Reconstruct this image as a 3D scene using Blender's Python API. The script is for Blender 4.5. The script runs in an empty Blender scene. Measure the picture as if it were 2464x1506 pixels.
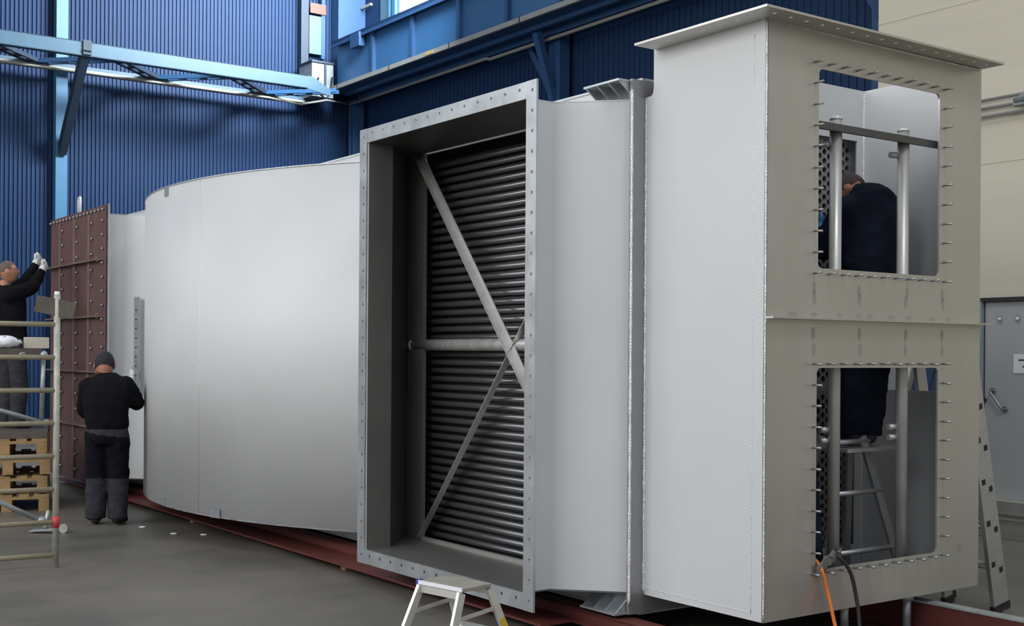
import bpy, bmesh, math, random
from mathutils import Vector, Matrix
from mathutils.geometry import tessellate_polygon
random.seed(7)
SC = bpy.context.scene
COL = SC.collection

# ------------------------------------------------------------------ camera
CH = 1.63
cd = bpy.data.cameras.new('camera')
cam = bpy.data.objects.new('camera', cd); COL.objects.link(cam)
cd.sensor_width = 36; cd.lens = 2957.98/2464*36
cd.shift_y = 98.22/2464
cd.clip_end = 200
cam.location = (0, 0, CH)
ROLL = .0069
cam.rotation_euler = (Matrix.Rotation(math.pi/2, 3, 'X') @ Matrix.Rotation(ROLL, 3, 'Z')).to_euler()
SC.camera = cam

# ------------------------------------------------------------------ world (daylight of the open hall behind the camera)
w = bpy.data.worlds.new('world'); SC.world = w; w.use_nodes = True
nt = w.node_tree; nt.nodes.clear()
wo = nt.nodes.new('ShaderNodeOutputWorld'); bg = nt.nodes.new('ShaderNodeBackground')
tc = nt.nodes.new('ShaderNodeTexCoord'); sx = nt.nodes.new('ShaderNodeSeparateXYZ')
cr = nt.nodes.new('ShaderNodeValToRGB')
nt.links.new(tc.outputs['Generated'], sx.inputs[0])
nt.links.new(sx.outputs['Z'], cr.inputs[0])
cr.color_ramp.elements[0].position = 0.0; cr.color_ramp.elements[0].color = (.42, .39, .34, 1)
cr.color_ramp.elements[1].position = .55; cr.color_ramp.elements[1].color = (.72, .80, .88, 1)
e = cr.color_ramp.elements.new(.12); e.color = (.55, .57, .60, 1)
nt.links.new(cr.outputs[0], bg.inputs[0]); bg.inputs[1].default_value = .85
nt.links.new(bg.outputs[0], wo.inputs[0])

# ------------------------------------------------------------------ machine / hall axes
YAW = .6246
C0 = Vector((1.3695*.95, 6.6586*.95, 0))
A = Vector((math.cos(YAW), math.sin(YAW), 0)); B = Vector((-math.sin(YAW), math.cos(YAW), 0))
def Wp(t, s, z=0): return C0 + A*t + B*s + Vector((0, 0, z))

def area(name, loc, target, sx_, sy_, power, color):
    l = bpy.data.lights.new(name, 'AREA'); l.shape = 'RECTANGLE'; l.size = sx_; l.size_y = sy_
    l.energy = power; l.color = color
    o = bpy.data.objects.new(name, l); COL.objects.link(o); o.location = loc
    o.rotation_euler = (Vector(target)-Vector(loc)).to_track_quat('-Z', 'Y').to_euler()
    return o
area('opposite_side_fill', Wp(-9.5, 3.5, 5.4), Wp(0, 4.5, 1.6), 15, 4.5, 800, (.97, .98, .98))  # added area fill on the unseen opposite side, brightens the casing
area('high_bay_lamp_bank', (3.2, 2.6, 9.0), (2.0, 8.5, 2.6), 3, 2, 190, (.95, .97, 1))
area('window_daylight', Wp(6.9, 13.0, 9.6), Wp(3.5, 18, 9.6), 7, 2.0, 4600, (.82, .92, 1))

SC.view_settings.view_transform = 'Standard'; SC.view_settings.look = 'None'
SC.view_settings.gamma = 1; SC.view_settings.exposure = 0.0
SC.view_settings.use_curve_mapping = False

# ------------------------------------------------------------------ materials
def mat(name, col, rough=.5, metal=0., var=.0, vscale=3., bump=0., bscale=60., var2=None, stretch=(1, 1, 1), rvar=0., spec=None):
    m = bpy.data.materials.new(name); m.use_nodes = True
    n = m.node_tree; p = n.nodes['Principled BSDF']
    p.inputs['Base Color'].default_value = (*col, 1); p.inputs['Roughness'].default_value = rough
    p.inputs['Metallic'].default_value = metal
    if spec is not None: p.inputs['Specular IOR Level'].default_value = spec
    if var or bump or rvar:
        t = n.nodes.new('ShaderNodeTexCoord'); mp = n.nodes.new('ShaderNodeMapping')
        mp.inputs['Scale'].default_value = stretch
        n.links.new(t.outputs['Object'], mp.inputs[0])
    if var or rvar:
        no = n.nodes.new('ShaderNodeTexNoise'); no.inputs['Scale'].default_value = vscale; no.inputs['Detail'].default_value = 6
        no.inputs['Roughness'].default_value = .6
        n.links.new(mp.outputs[0], no.inputs['Vector'])
    if var:
        r = n.nodes.new('ShaderNodeValToRGB'); r.color_ramp.elements[0].position = .3; r.color_ramp.elements[1].position = .7
        c2 = var2 if var2 else tuple(min(1, c*(1+var)) for c in col)
        c1 = col if var2 else tuple(c*(1-var) for c in col)
        r.color_ramp.elements[0].color = (*c1, 1); r.color_ramp.elements[1].color = (*c2, 1)
        n.links.new(no.outputs['Fac'], r.inputs[0]); n.links.new(r.outputs[0], p.inputs['Base Color'])
    if rvar:
        mr = n.nodes.new('ShaderNodeMapRange'); mr.inputs['From Min'].default_value = .3; mr.inputs['From Max'].default_value = .7
        mr.inputs['To Min'].default_value = rough-rvar; mr.inputs['To Max'].default_value = rough+rvar
        n.links.new(no.outputs['Fac'], mr.inputs[0]); n.links.new(mr.outputs[0], p.inputs['Roughness'])
    if bump:
        nb = n.nodes.new('ShaderNodeTexNoise'); nb.inputs['Scale'].default_value = bscale; nb.inputs['Detail'].default_value = 3
        b = n.nodes.new('ShaderNodeBump'); b.inputs['Strength'].default_value = bump; b.inputs['Distance'].default_value = .01
        n.links.new(mp.outputs[0], nb.inputs['Vector']); n.links.new(nb.outputs['Fac'], b.inputs['Height'])
        n.links.new(b.outputs[0], p.inputs['Normal'])
    return m
def emat(name, col, s):
    m = bpy.data.materials.new(name); m.use_nodes = True; p = m.node_tree.nodes['Principled BSDF']
    p.inputs['Base Color'].default_value = (.8, .8, .8, 1)
    p.inputs['Emission Color'].default_value = (*col, 1); p.inputs['Emission Strength'].default_value = s
    return m
M = {}
M['steel'] = mat('blasted_steel', (.60, .605, .61), .64, .15, .03, 1.3, .02, 90, rvar=.04)
M['steel_d'] = mat('mill_steel', (.56, .54, .50), .36, .72, .07, 1.6, .02, 60, rvar=.1, stretch=(1, 1, .6))
M['steel_shaded'] = mat('shaded_inside_steel', (.10, .098, .096), .45, .45, .06, 2., .02, 60)  # same steel darkened: shade of the enclosed inside put into the colour
M['steel_half_shaded'] = mat('half_shaded_duct_steel', (.20, .193, .18), .42, .5, .08, 2.5)  # duct steel with partial shade painted into its base colour
M['sheet'] = mat('tube_sheet_steel', (.34, .335, .34), .40, .65, .06, 3)
M['flange'] = mat('ground_steel', (.50, .53, .55), .34, .7, .10, 5, rvar=.10)
M['weld'] = mat('weld_bead', (.85, .85, .86), .28, .8, .1, 60, .7, 160)
M['pipe'] = mat('pipe_steel', (.50, .485, .46), .40, .45, .10, 12, .04, 60, stretch=(1, 1, .4), rvar=.08)
M['tube'] = mat('tube_steel', (.22, .217, .225), .30, .75)
M['angle'] = mat('angle_steel', (.62, .61, .59), .35, .8, .1, 8)
M['stud'] = mat('stud_steel', (.42, .41, .40), .35, .9)
M['mark'] = mat('grinding_mark', (.40, .385, .36), .5, .5)
M['hole'] = mat('hole_dark', (.02, .02, .02), .8)
M['brown'] = mat('primer_brown', (.13, .065, .062), .6, 0, .16, 4, .03, 30)
M['browny'] = mat('primer_worn', (.17, .12, .095), .6, 0, .25, 10, .05, 40)
M['red'] = mat('red_primer', (.105, .022, .016), .6, 0, .14, 5, .03, 30)
M['galv'] = mat('galvanised', (.42, .45, .46), .45, .6, .2, 14)
M['bluew'] = mat('blue_cladding', (.0095, .031, .088), .6, 0, .07, .8, spec=.25)
M['blue'] = mat('blue_steel', (.018, .064, .165), .6, 0, .1, 2.)
M['bluel'] = mat('light_blue_steel', (.045, .145, .26), .45, 0, .08, 2.)
M['bluem'] = mat('girder_blue', (.032, .115, .25), .5, 0, .08, .7)
M['bluegrey'] = mat('truss_blue_grey', (.033, .085, .13), .5, 0, .1, 3.)
M['bluedk'] = mat('brace_dark_blue', (.015, .028, .05), .55, 0, .1, 3.)
M['beige'] = mat('beige_wall', (.60, .55, .44), .7, 0, .05, 1.2, .02, 30, stretch=(1, .4, 3))
M['tray'] = mat('beige_tray', (.27, .265, .235), .5, 0, .1, 5)
M['greybox'] = mat('grey_cabinet', (.22, .24, .26), .5, 0, .25, 6)
M['door'] = mat('door_grey', (.42, .43, .42), .45, 0, .05, 2., stretch=(1, 1, .5))
M['doorf'] = mat('door_frame_grey', (.30, .35, .39), .45, 0, .05, 3)
M['dark'] = mat('dark_gap_shadow', (.03, .03, .03), .8)
M['floor'] = mat('concrete_floor', (.085, .080, .073), .5, 0, .3, .7, .05, 25, var2=(.175, .152, .12), rvar=.1)
M['scaf'] = mat('scaffold_paint', (.36, .31, .21), .42, .1, .12, 20, .05, 60)
M['scafw'] = mat('scaffold_post', (.42, .41, .35), .42, .1, .2, 20, .05, 60)
M['wood'] = mat('pallet_wood', (.32, .20, .085), .75, 0, .25, 9, .1, 40, stretch=(1, 1, 3))
M['plank'] = mat('dark_plank', (.09, .075, .06), .7, 0, .3, 10)
M['white'] = mat('white_plastic', (.8, .8, .82), .35, 0)
M['card'] = mat('cream_card', (.60, .55, .46), .7, 0)
M['alu'] = mat('aluminium', (.66, .65, .60), .35, .55, .08, 14)
M['tread'] = mat('worn_tread', (.36, .33, .27), .5, .3, .15, 20)
M['alug'] = mat('ladder_aluminium', (.50, .50, .50), .4, .7, .1, 14)
M['yellow'] = mat('yellow_label', (.55, .36, .01), .5, 0, .1, 30)
M['bluecap'] = mat('blue_plastic', (.02, .05, .30), .4)
M['redp'] = mat('red_sticker', (.6, .05, .05), .5)
M['orange'] = mat('orange_cable', (.75, .20, .03), .45)
M['black'] = mat('black_rubber', (.015, .015, .016), .5)
M['skin'] = mat('skin', (.42, .19, .11), .55, 0, .1, 20)
M['hair'] = mat('short_hair', (.05, .035, .03), .8, 0, .2, 40)
M['hairg'] = mat('cropped_grey_hair', (.12, .085, .07), .8, 0, .2, 40)
M['jblack'] = mat('black_jumper', (.006, .006, .008), .95, 0, .2, 10, .3, 30, spec=.12)
M['jnavy'] = mat('navy_jacket', (.008, .012, .024), .9, 0, .2, 8, .3, 25, spec=.15)
M['trgrey'] = mat('grey_work_trousers', (.036, .036, .042), .9, 0, .25, 12, .4, 25, spec=.15)
M['trblack'] = mat('black_work_trousers', (.007, .007, .010), .9, 0, .2, 10, .3, 25, spec=.12)
M['trnavy'] = mat('navy_work_trousers', (.009, .012, .024), .9, 0, .2, 10, .3, 25, spec=.15)
M['glovew'] = mat('white_glove', (.62, .63, .60), .7, 0, .08, 30, .2, 60)
M['gloveb'] = mat('blue_glove', (.04, .17, .42), .55, 0, .1, 20, .2, 60)
M['beanie'] = mat('dark_beanie', (.018, .016, .022), .9, 0, .2, 30, .4, 80)
M['orangeb'] = mat('orange_paint', (.20, .05, .03), .55, 0, .2, 10)
M['paleblue'] = mat('pale_blue_panel', (.07, .14, .18), .5)
M['ywl'] = mat('yellow_paint', (.45, .33, .10), .5)
M['window'] = emat('daylight_pane', (.95, .98, 1), 3.0)
M['bagclear'] = mat('crumpled_dark_foil', (.06, .06, .07), .2, .3, .5, 30, 1.0, 60)
M['navys'] = mat('dark_navy_sheet', (.02, .045, .11), .35)
M['greys'] = mat('grey_board', (.28, .27, .25), .6)
M['rag'] = mat('dirty_rag', (.16, .155, .14), .9, 0, .4, 40, .5, 40)

# ------------------------------------------------------------------ mesh builder
class MB:
    def __init__(s): s.v = []; s.f = []; s.m = []; s.sm = []
    def add(s, vs, fs, mi=0, smooth=False):
        o = len(s.v); s.v += [tuple(v) for v in vs]
        for f in fs: s.f.append(tuple(i+o for i in f)); s.m.append(mi); s.sm.append(smooth)
        return s
    def box(s, lo, hi, mi=0):
        x0, y0, z0 = lo; x1, y1, z1 = hi
        v = [(x0,y0,z0),(x1,y0,z0),(x1,y1,z0),(x0,y1,z0),(x0,y0,z1),(x1,y0,z1),(x1,y1,z1),(x0,y1,z1)]
        return s.add(v, [(0,3,2,1),(4,5,6,7),(0,1,5,4),(1,2,6,5),(2,3,7,6),(3,0,4,7)], mi)
    def bar(s, p0, p1, w, h, up=(0,0,1), mi=0, off=(0,0)):
        p0 = Vector(p0); p1 = Vector(p1); d = (p1-p0).normalized(); u = Vector(up)
        x = d.cross(u).normalized(); y = x.cross(d).normalized()
        v = []
        for p in (p0, p1):
            for a, b in ((-1,-1),(1,-1),(1,1),(-1,1)): v.append(p+x*(a*w/2+off[0])+y*(b*h/2+off[1]))
        return s.add(v, [(0,3,2,1),(4,5,6,7),(0,1,5,4),(1,2,6,5),(2,3,7,6),(3,0,4,7)], mi)
    def tube(s, pts, r, n=12, mi=0, cap=True, rr=None):
        pts = [Vector(p) for p in pts]; k = len(pts); vs = []
        ref = None
        for i, p in enumerate(pts):
            d = (pts[min(i+1, k-1)]-pts[max(i-1, 0)]).normalized()
            if ref is None:
                ref = Vector((0,0,1)) if abs(d.z) < .9 else Vector((1,0,0))
            x = d.cross(ref).normalized(); y = x.cross(d).normalized(); ref = y
            ri = rr[i] if rr else r
            for j in range(n):
                a = 2*math.pi*j/n; vs.append(p+x*(ri*math.cos(a))+y*(ri*math.sin(a)))
        fs = []
        for i in range(k-1):
            for j in range(n):
                a = i*n+j; b = i*n+(j+1) % n; fs.append((a, b, b+n, a+n))
        s.add(vs, fs, mi, True)
        if cap:
            o = len(s.v)-k*n
            s.f.append(tuple(o+j for j in range(n))[::-1]); s.m.append(mi); s.sm.append(False)
            s.f.append(tuple(o+(k-1)*n+j for j in range(n))); s.m.append(mi); s.sm.append(False)
        return s
    def plate(s, outer, holes, th, fr, mi=0):
        """2D outline with holes, extruded th; fr(u,v,w)->xyz"""
        loops = [outer]+holes
        tri = tessellate_polygon([[Vector((p[0], p[1], 0)) for p in l] for l in loops])
        flat = [p for l in loops for p in l]; n = len(flat)
        vs = [fr(p[0], p[1], 0) for p in flat]+[fr(p[0], p[1], th) for p in flat]
        fs = [tuple(t) for t in tri]+[tuple(i+n for i in t[::-1]) for t in tri]
        o = 0
        for l in loops:
            k = len(l)
            for i in range(k): a = o+i; b = o+(i+1) % k; fs.append((a, b, b+n, a+n))
            o += k
        return s.add(vs, fs, mi)
    def prism(s, poly, z0, z1, mi=0):
        return s.plate([(p[0], p[1]) for p in poly], [], z1-z0, lambda u, v, w_: (u, v, z0+w_), mi)
    def disc(s, c, nrm, r, n=12, mi=0, ry=None, up=(0,0,1)):
        c = Vector(c); nrm = Vector(nrm); x = nrm.cross(Vector(up)).normalized(); y = x.cross(nrm).normalized()
        ry = ry or r
        return s.add([c+x*r*math.cos(2*math.pi*i/n)+y*ry*math.sin(2*math.pi*i/n) for i in range(n)], [tuple(range(n))], mi)
    def sphere(s, c, r, mi=0, n=12, k=8, sc=(1,1,1)):
        vs = []; fs = []
        for i in range(k+1):
            th = math.pi*i/k
            for j in range(n):
                a = 2*math.pi*j/n; vs.append((c[0]+r*sc[0]*math.sin(th)*math.cos(a), c[1]+r*sc[1]*math.sin(th)*math.sin(a), c[2]+r*sc[2]*math.cos(th)))
        for i in range(k):
            for j in range(n): fs.append((i*n+j, i*n+(j+1) % n, (i+1)*n+(j+1) % n, (i+1)*n+j))
        return s.add(vs, fs, mi, True)
    def mesh(s, name, mats):
        me = bpy.data.meshes.new(name); me.from_pydata(s.v, [], s.f)
        for m in mats: me.materials.append(m)
        for p, mi, sm in zip(me.polygons, s.m, s.sm): p.material_index = mi; p.use_smooth = sm
        bm = bmesh.new(); bm.from_mesh(me)
        bmesh.ops.remove_doubles(bm, verts=bm.verts, dist=1e-6)
        bmesh.ops.recalc_face_normals(bm, faces=bm.faces); bm.to_mesh(me); bm.free()
        me.update(); return me
def obj(name, mb, mats, parent=None, label=None, bevel=0, solid=0):
    if not isinstance(mats, (list, tuple)): mats = [mats]
    me = mb.mesh(name, mats) if isinstance(mb, MB) else mb
    o = bpy.data.objects.new(name, me); COL.objects.link(o)
    if parent: o.parent = parent
    if label: o['label'] = label
    if bevel:
        b = o.modifiers.new('bevel', 'BEVEL'); b.width = bevel; b.segments = 2; b.limit_method = 'ANGLE'
    return o
def tag(o, label, cat, group=None):
    o['label'] = label; o['category'] = cat
    if group: o['group'] = group
    return o
def thing(name, label, cat, loc=(0,0,0), rotz=0, group=None):
    o = bpy.data.objects.new(name, None); COL.objects.link(o); o.location = loc; o.rotation_euler = (0, 0, rotz)
    o.empty_display_size = .1
    return tag(o, label, cat, group)
def hall(o): o.location = C0; o.rotation_euler = (0, 0, YAW); return o     # (t, s, z) axes
def struct(name, mb, mats, in_hall=True):
    o = obj(name, mb, mats); o['kind'] = 'structure'
    return hall(o) if in_hall else o
def dup(root, loc, rotz=None, label=None):
    r = root.copy(); COL.objects.link(r); r.location = loc
    if rotz is not None: r.rotation_euler = (0, 0, rotz)
    if label: r['label'] = label
    for ch in list(root.children):
        c = ch.copy(); COL.objects.link(c); c.parent = r
        for g in ch.children: d = g.copy(); COL.objects.link(d); d.parent = c
    return r
def circ(u, v, r, n=8): return [(u+r*math.cos(2*math.pi*i/n), v+r*math.sin(2*math.pi*i/n)) for i in range(n)]
def rrect(u0, u1, v0, v1, r, n=5):
    out = []
    for cx, cy, a0 in ((u1-r, v1-r, 0), (u0+r, v1-r, 90), (u0+r, v0+r, 180), (u1-r, v0+r, 270)):
        for i in range(n+1): a = math.radians(a0+90*i/n); out.append((cx+r*math.cos(a), cy+r*math.sin(a)))
    return out
def rect(u0, u1, v0, v1): return [(u0, v0), (u1, v0), (u1, v1), (u0, v1)]

# ================================================================== HALL SETTING
mb = MB(); mb.box((-14, -12, -.1), (12, 22, 0)); struct('floor', mb, M['floor'])
# floor joints by the right wall
mb = MB()
mb.bar((5.28, -8, .001), (5.28, 8, .001), .012, .002); o = struct('trim_1', mb, M['dark'])
SR = 18.0; TR = 7.4
# corrugated rear wall
mb = MB(); pitch = .074; t = -8.0; prof = []
while t < TR:
    prof += [(t, 0), (t+.020, .0), (t+.030, -.022), (t+.062, -.022)]; t += pitch
prof.append((TR, 0))
vs = []; fs = []
for (tt, d) in prof: vs += [(tt, SR+d, 0), (tt, SR+d, 11)]
for i in range(len(prof)-1): fs.append((2*i, 2*i+2, 2*i+3, 2*i+1))
mb.add(vs, fs); mb.box((-8, SR+.01, 0), (TR, SR+.1, 11))
struct('wall_rear', mb, M['bluew'])
# right wall: blue part with window opening
mb = MB()
mb.plate(rect(4.4, SR+.1, 0, 11.5), [rect(9.5, 16.4, 8.15, 10.6)], .1, lambda u, v, w_: (TR+w_, u, v))
s_ = 4.5
while s_ < 18:                                   # shallow corrugation of lower right wall
    mb.box((TR-.012, s_, 0), (TR, s_+.05, 6.6)); s_ += .12
struct('wall_right', mb, M['bluew'])
mb = MB(); mb.box((6.5, -8, 0), (6.62, 3.12, 2.25)); mb = MB()
mb.plate(rect(-9, 4.33, 0, 9), [rect(1.95, 3.12, .19, 2.235)], .12, lambda u, v, w_: (6.5+w_, u, v))
mb.box((6.62, 4.21, 0), (7.4, 4.33, 9))
mb.box((6.494, -9, 5.3), (6.5, 4.33, 5.315)); mb.box((6.494, -9, 3.6), (6.5, 4.33, 3.606))
struct('wall_front_right', mb, M['beige'])
mb = MB(); mb.box((6.48, -9, 0), (6.5, 4.2, .055)); struct('baseboard_right', mb, M['beige'])
# window
mb = MB(); mb.box((TR+.06, 9.5, 8.15), (TR+.07, 16.4, 10.6)); wn = struct('window_1', mb, M['window'])
mb = MB()
for a_, b_ in ((9.4, 9.5), (16.4, 16.52), (16.62, 16.68), (14.2, 14.26), (11.9, 11.96)): mb.box((TR-.05, a_, 8.1), (TR+.05, b_, 10.65))
mb.box((TR-.08, 9.4, 8.08), (TR+.05, 17.2, 8.15)); mb.box((TR-.05, 9.4, 10.6), (TR+.05, 16.52, 10.7))
f_ = obj('window_frame', mb, M['bluel'], wn)
mb = MB(); mb.box((TR-.03, 16.70, 8.15), (TR+.0, 17.0, 10.6)); obj('reveal_panel', mb, M['paleblue'], wn)
# door
mb = MB(); mb.box((6.56, 1.97, .195), (6.60, 3.03, 2.2)); dr = struct('door_1', mb, M['door'])
mb = MB(); mb.box((6.50, 3.035, .19), (6.6, 3.12, 2.235)); mb.box((6.50, 1.95, 2.2), (6.62, 3.12, 2.235), 1)  # dark strip at the head paints the lintel shadow
obj('door_frame', mb, [M['doorf'], M['dark']], dr)
mb = MB(); mb.box((6.44, 1.9, .055), (6.62, 3.14, .185)); obj('door_sill', mb, M['tray'], dr)
mb = MB(); mb.box((6.553, 3.024, .2), (6.56, 3.03, 2.2)); mb.tube([(6.54, 3.02, 1.19), (6.57, 3.02, 1.19)], .022); obj('door_edge_gap', mb, M['dark'], dr)
mb = MB(); mb.tube([(6.56, 2.925, 1.287), (6.50, 2.925, 1.287), (6.49, 2.915, 1.27), (6.49, 2.80, 1.125), (6.50, 2.79, 1.105), (6.56, 2.79, 1.105)], .012)
mb.tube([(6.56, 2.925, 1.287), (6.54, 2.925, 1.287)], .03); mb.tube([(6.56, 2.79, 1.105), (6.54, 2.79, 1.105)], .03)
obj('door_handle', mb, M['stud'], dr, 'diagonal chrome handle')
for s_ in (2.856, 2.66):
    mb = MB(); mb.sphere((6.55, s_, 2.016), .018); mb.disc((6.557, s_, 2.016), (-1, 0, 0), .035, 12, 1, .05)
    obj('door_bolt', mb, [M['white'], M['mark']], dr)
mb = MB(); mb.box((6.552, 2.30, 1.47), (6.56, 2.70, 1.66)); mb.box((6.550, 2.56, 1.595), (6.552, 2.645, 1.61), 1)
mb.box((6.550, 2.36, 1.595), (6.552, 2.53, 1.61), 1); mb.box((6.550, 2.4, 1.53), (6.552, 2.6, 1.545), 1)
obj('door_sign', mb, [M['white'], M['dark']], dr, 'white door sign with dark marks')
# conduits on beige wall
for k, z in enumerate((4.235, 4.15, 4.065)):
    th_ = thing('wall_conduit', ['topmost', 'middle', 'lowest'][k]+' of three thin grey conduits high on the beige wall', 'pipe', C0, YAW, 'conduits on the beige wall')
    mb = MB(); mb.tube([(6.42, -6, z), (6.42, 4.0, z)], .016, 8); obj('conduit_run', mb, M['tray'], th_)
    for s_ in (2.30, 1.4, 3.6):
        mb = MB(); mb.box((6.40, s_-.03, z-.022), (6.5, s_+.03, z+.022)); obj('conduit_clamp', mb, M['tray'], th_)
mb = MB(); mb.box((6.38, 2.50, 4.12), (6.46, 2.62, 4.19)); mb.tube([(6.40, 2.6, 4.17), (6.36, 2.45, 4.2)], .03, 8, rr=[.03, .045])
hall(tag(obj('conduit_box', mb, M['greybox']), 'small grey junction fitting on the middle wall conduit', 'junction box'))

# columns
def column(t, s, lab, w_=.2, m='bluel', z1=11, wide=.16):
    th_ = thing('steel_column', lab, 'column', Wp(t, s), YAW, 'blue wall columns')
    mb = MB(); mb.box((-w_/2, -.012, 0), (w_/2, 0, z1)); obj('front_flange', mb, M[m], th_)
    mb = MB(); mb.box((-.008, 0, 0), (.008, wide, z1)); mb.box((-w_/2, wide-.012, 0), (w_/2, wide, z1)); obj('web', mb, M[m], th_)
    return th_
column(1.435, SR-.2, 'light blue steel column on the corrugated wall behind the far worker')
column(7.13, SR-.55, 'blue steel column in the far corner behind the inlet frame', .25, 'blue', 6.7)
def side_column(s, lab):
    th_ = thing('steel_column', lab, 'column', Wp(7.2, s), YAW, 'blue wall columns')
    mb = MB(); mb.box((-.1, -.14, 0), (.1, .14, 6.7)); obj('shaft', mb, M['blue'], th_)
    mb = MB(); mb.bar((-.1, .0, 5.6), (-.45, .0, 6.65), .12, .1); obj('knee_brace', mb, M['blue'], th_)
    mb = MB(); mb.bar((0, .1, 5.7), (0, .8, 6.7), .1, .1, (1, 0, 0)); obj('side_brace', mb, M['blue'], th_)
side_column(10.99, 'blue column with a slanted brace above the open inlet')
side_column(4.75, 'blue column beside the beige wall above the tall header box')

# pier at the corner above truss
mb = MB(); mb.box((6.78, SR-.35, 6.85), (7.39, SR-.05, 11)); struct('trim_2', mb, M['blue'])
mb = MB(); mb.box((6.04, SR-.20, 6.6), (6.20, SR-.03, 11)); struct('trim_3', mb, M['bluedk'])
th_ = thing('wall_panel', 'pale blue narrow panel beside the corrugated wall', 'panel', C0, YAW)
mb = MB(); mb.box((6.235, SR-.16, 7.58), (6.50, SR-.06, 8.34)); obj('sheet', mb, M['paleblue'], th_)
mb = MB(); mb.box((6.50, SR-.17, 7.5), (6.58, SR-.05, 9.4)); obj('edge_strip', mb, M['blue'], th_)
mb = MB(); mb.box((6.235, SR-.2, 8.38), (6.58, SR-.18, 8.58)); hall(tag(obj('orange_block', mb, M['orangeb']), 'rusty orange block above the pale blue panel', 'block'))

# truss girder along rear wall
tr = thing('truss_girder', 'blue horizontal lattice girder running along the corrugated wall', 'girder', C0, YAW)
SO = 16.4
mb = MB(); mb.box((-7, SO, 6.535), (5.5, SO+.02, 6.775)); mb.box((-7, SO, 6.535), (5.5, SO+.12, 6.55)); mb.box((-7, SO, 6.76), (5.5, SO+.1, 6.775))
mb.plate([(5.5, 6.535), (5.5, 6.775), (5.62, 6.76), (5.98, 6.56), (5.98, 6.45)], [], .02, lambda u, v, w_: (u, SO+w_, v))
obj('outer_chord', mb, M['bluegrey'], tr)
mb = MB(); mb.box((-7, 17.55, 6.52), (6.1, 17.75, 6.56)); mb.box((-7, 17.55, 6.56), (6.1, 17.57, 6.62), 1)
obj('inner_chord', mb, [M['tray'], M['bluegrey']], tr)
k = -6.4; i = 0
while k < 5.2:
    a_, b_ = (SO+.16, 17.6) if i % 2 == 0 else (17.6, SO+.16)
    mb = MB()
    p0 = Vector((k, a_, 6.60)); p1 = Vector((k+1.05, b_, 6.60)); d = (p1-p0); nrm = Vector((-d.y, d.x, 0)).normalized()*.08
    for q in (-1, 1): mb.bar(p0+nrm*q, p1+nrm*q, .055, .07)
    for q in (.12, .37, .63, .88): c = p0+d*q; mb.bar(c-nrm*1.2, c+nrm*1.2, .10, .05)
    obj('lattice_bar', mb, M['bluem'] if i % 2 == 1 else M['bluedk'], tr); k += 1.05; i += 1
mb = MB(); mb.bar((1.44, 17.8, 5.12), (1.44, SO+.02, 6.68), .18, .13, (1, 0, 0)); mb.box((1.38, SO-.03, 6.56), (1.52, SO, 6.8))
obj('knee_brace', mb, M['bluedk'], tr, 'dark blue diagonal brace')
# grey electrical boxes in the corner
jb = thing('electrical_cabinet', 'grey electrical cabinet at the corner where the girders meet', 'cabinet', C0, YAW)
mb = MB(); mb.box((5.98, 17.2, 6.60), (6.44, 17.75, 7.25)); obj('body', mb, M['greybox'], jb)
mb = MB(); mb.box((6.24, 17.18, 6.65), (6.28, 17.2, 7.28)); mb.box((5.96, 17.17, 7.25), (6.44, 17.75, 7.29)); obj('mounting_rail', mb, M['bluedk'], jb)
mb = MB(); mb.tube([(6.10, 17.17, 6.95), (6.03, 17.1, 6.8), (6.1, 17.1, 6.62), (6.2, 17.15, 6.6)], .02, 8); mb.tube([(6.40, 17.17, 7.0), (6.36, 17.1, 6.8), (6.3, 17.1, 6.65)], .02, 8); obj('cable_loop', mb, M['black'], jb)
# crane runway girder along right wall
cg = thing('crane_girder', 'blue crane runway girder below the bright window', 'girder', C0, YAW)
mb = MB(); mb.box((6.58, 4.5, 6.83), (6.60, 17.3, 7.66)); obj('web', mb, M['bluem'], cg)
for s_ in (5.6, 7.1, 8.6, 10.1, 11.48, 12.87, 14.37, 15.80):
    mb = MB(); mb.box((6.5, s_-.045, 6.83), (6.58, s_+.045, 7.66)); obj('stiffener', mb, M['blue'], cg)
mb = MB(); mb.box((6.44, 4.5, 7.66), (7.4, 17.3, 7.72)); mb.box((6.44, 4.5, 7.6), (6.46, 17.3, 7.72)); obj('walkway', mb, M['blue'], cg)
mb = MB(); mb.box((6.46, 4.5, 6.77), (7.4, 17.3, 6.83)); mb.box((6.75, 4.5, 6.70), (6.80, 17.3, 6.77)); mb.box((7.05, 4.5, 6.66), (7.08, 17.3, 6.77)); obj('bottom_flange', mb, M['blue'], cg)
mb = MB(); mb.box((6.42, 4.5, 6.755), (6.47, 17.38, 6.835)); obj('edge_rail', mb, M['tray'], cg, 'light beige rail along the lower edge')
for s_ in range(5, 18, 2):
    mb = MB(); mb.box((6.415, s_-.012, 6.75), (6.42, s_+.012, 6.84)); obj('rail_joint', mb, M['dark'], cg)
mb = MB(); mb.box((6.38, 17.32, 6.72), (6.52, 17.46, 6.86)); obj('end_stop', mb, M['ywl'], cg, 'yellow painted end stop')
mb = MB(); mb.box((6.414, 13.5, 6.765), (6.422, 13.75, 6.83)); obj('paint_patch', mb, M['ywl'], cg)
mb = MB(); mb.tube([(6.98, 4.5, 6.58), (6.98, 8.6, 6.58), (6.98, 12.6, 6.57), (6.98, 12.7, 6.60), (6.98, 17.5, 6.60)], .03, 8); hall(tag(obj('cable_tray', mb, M['tray']), 'thin grey cable tube running under the crane girder', 'cable'))
mb = MB(); mb.tube([(6.9, 17.5, 6.6), (6.3, 17.2, 6.55), (5.8, 17.3, 6.42), (5.2, 17.45, 6.5), (-7, 17.5, 6.49)], .022, 8); hall(tag(obj('cable_conduit', mb, M['tray']), 'thin brown cable running under the lattice girder and round the corner', 'cable'))
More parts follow.
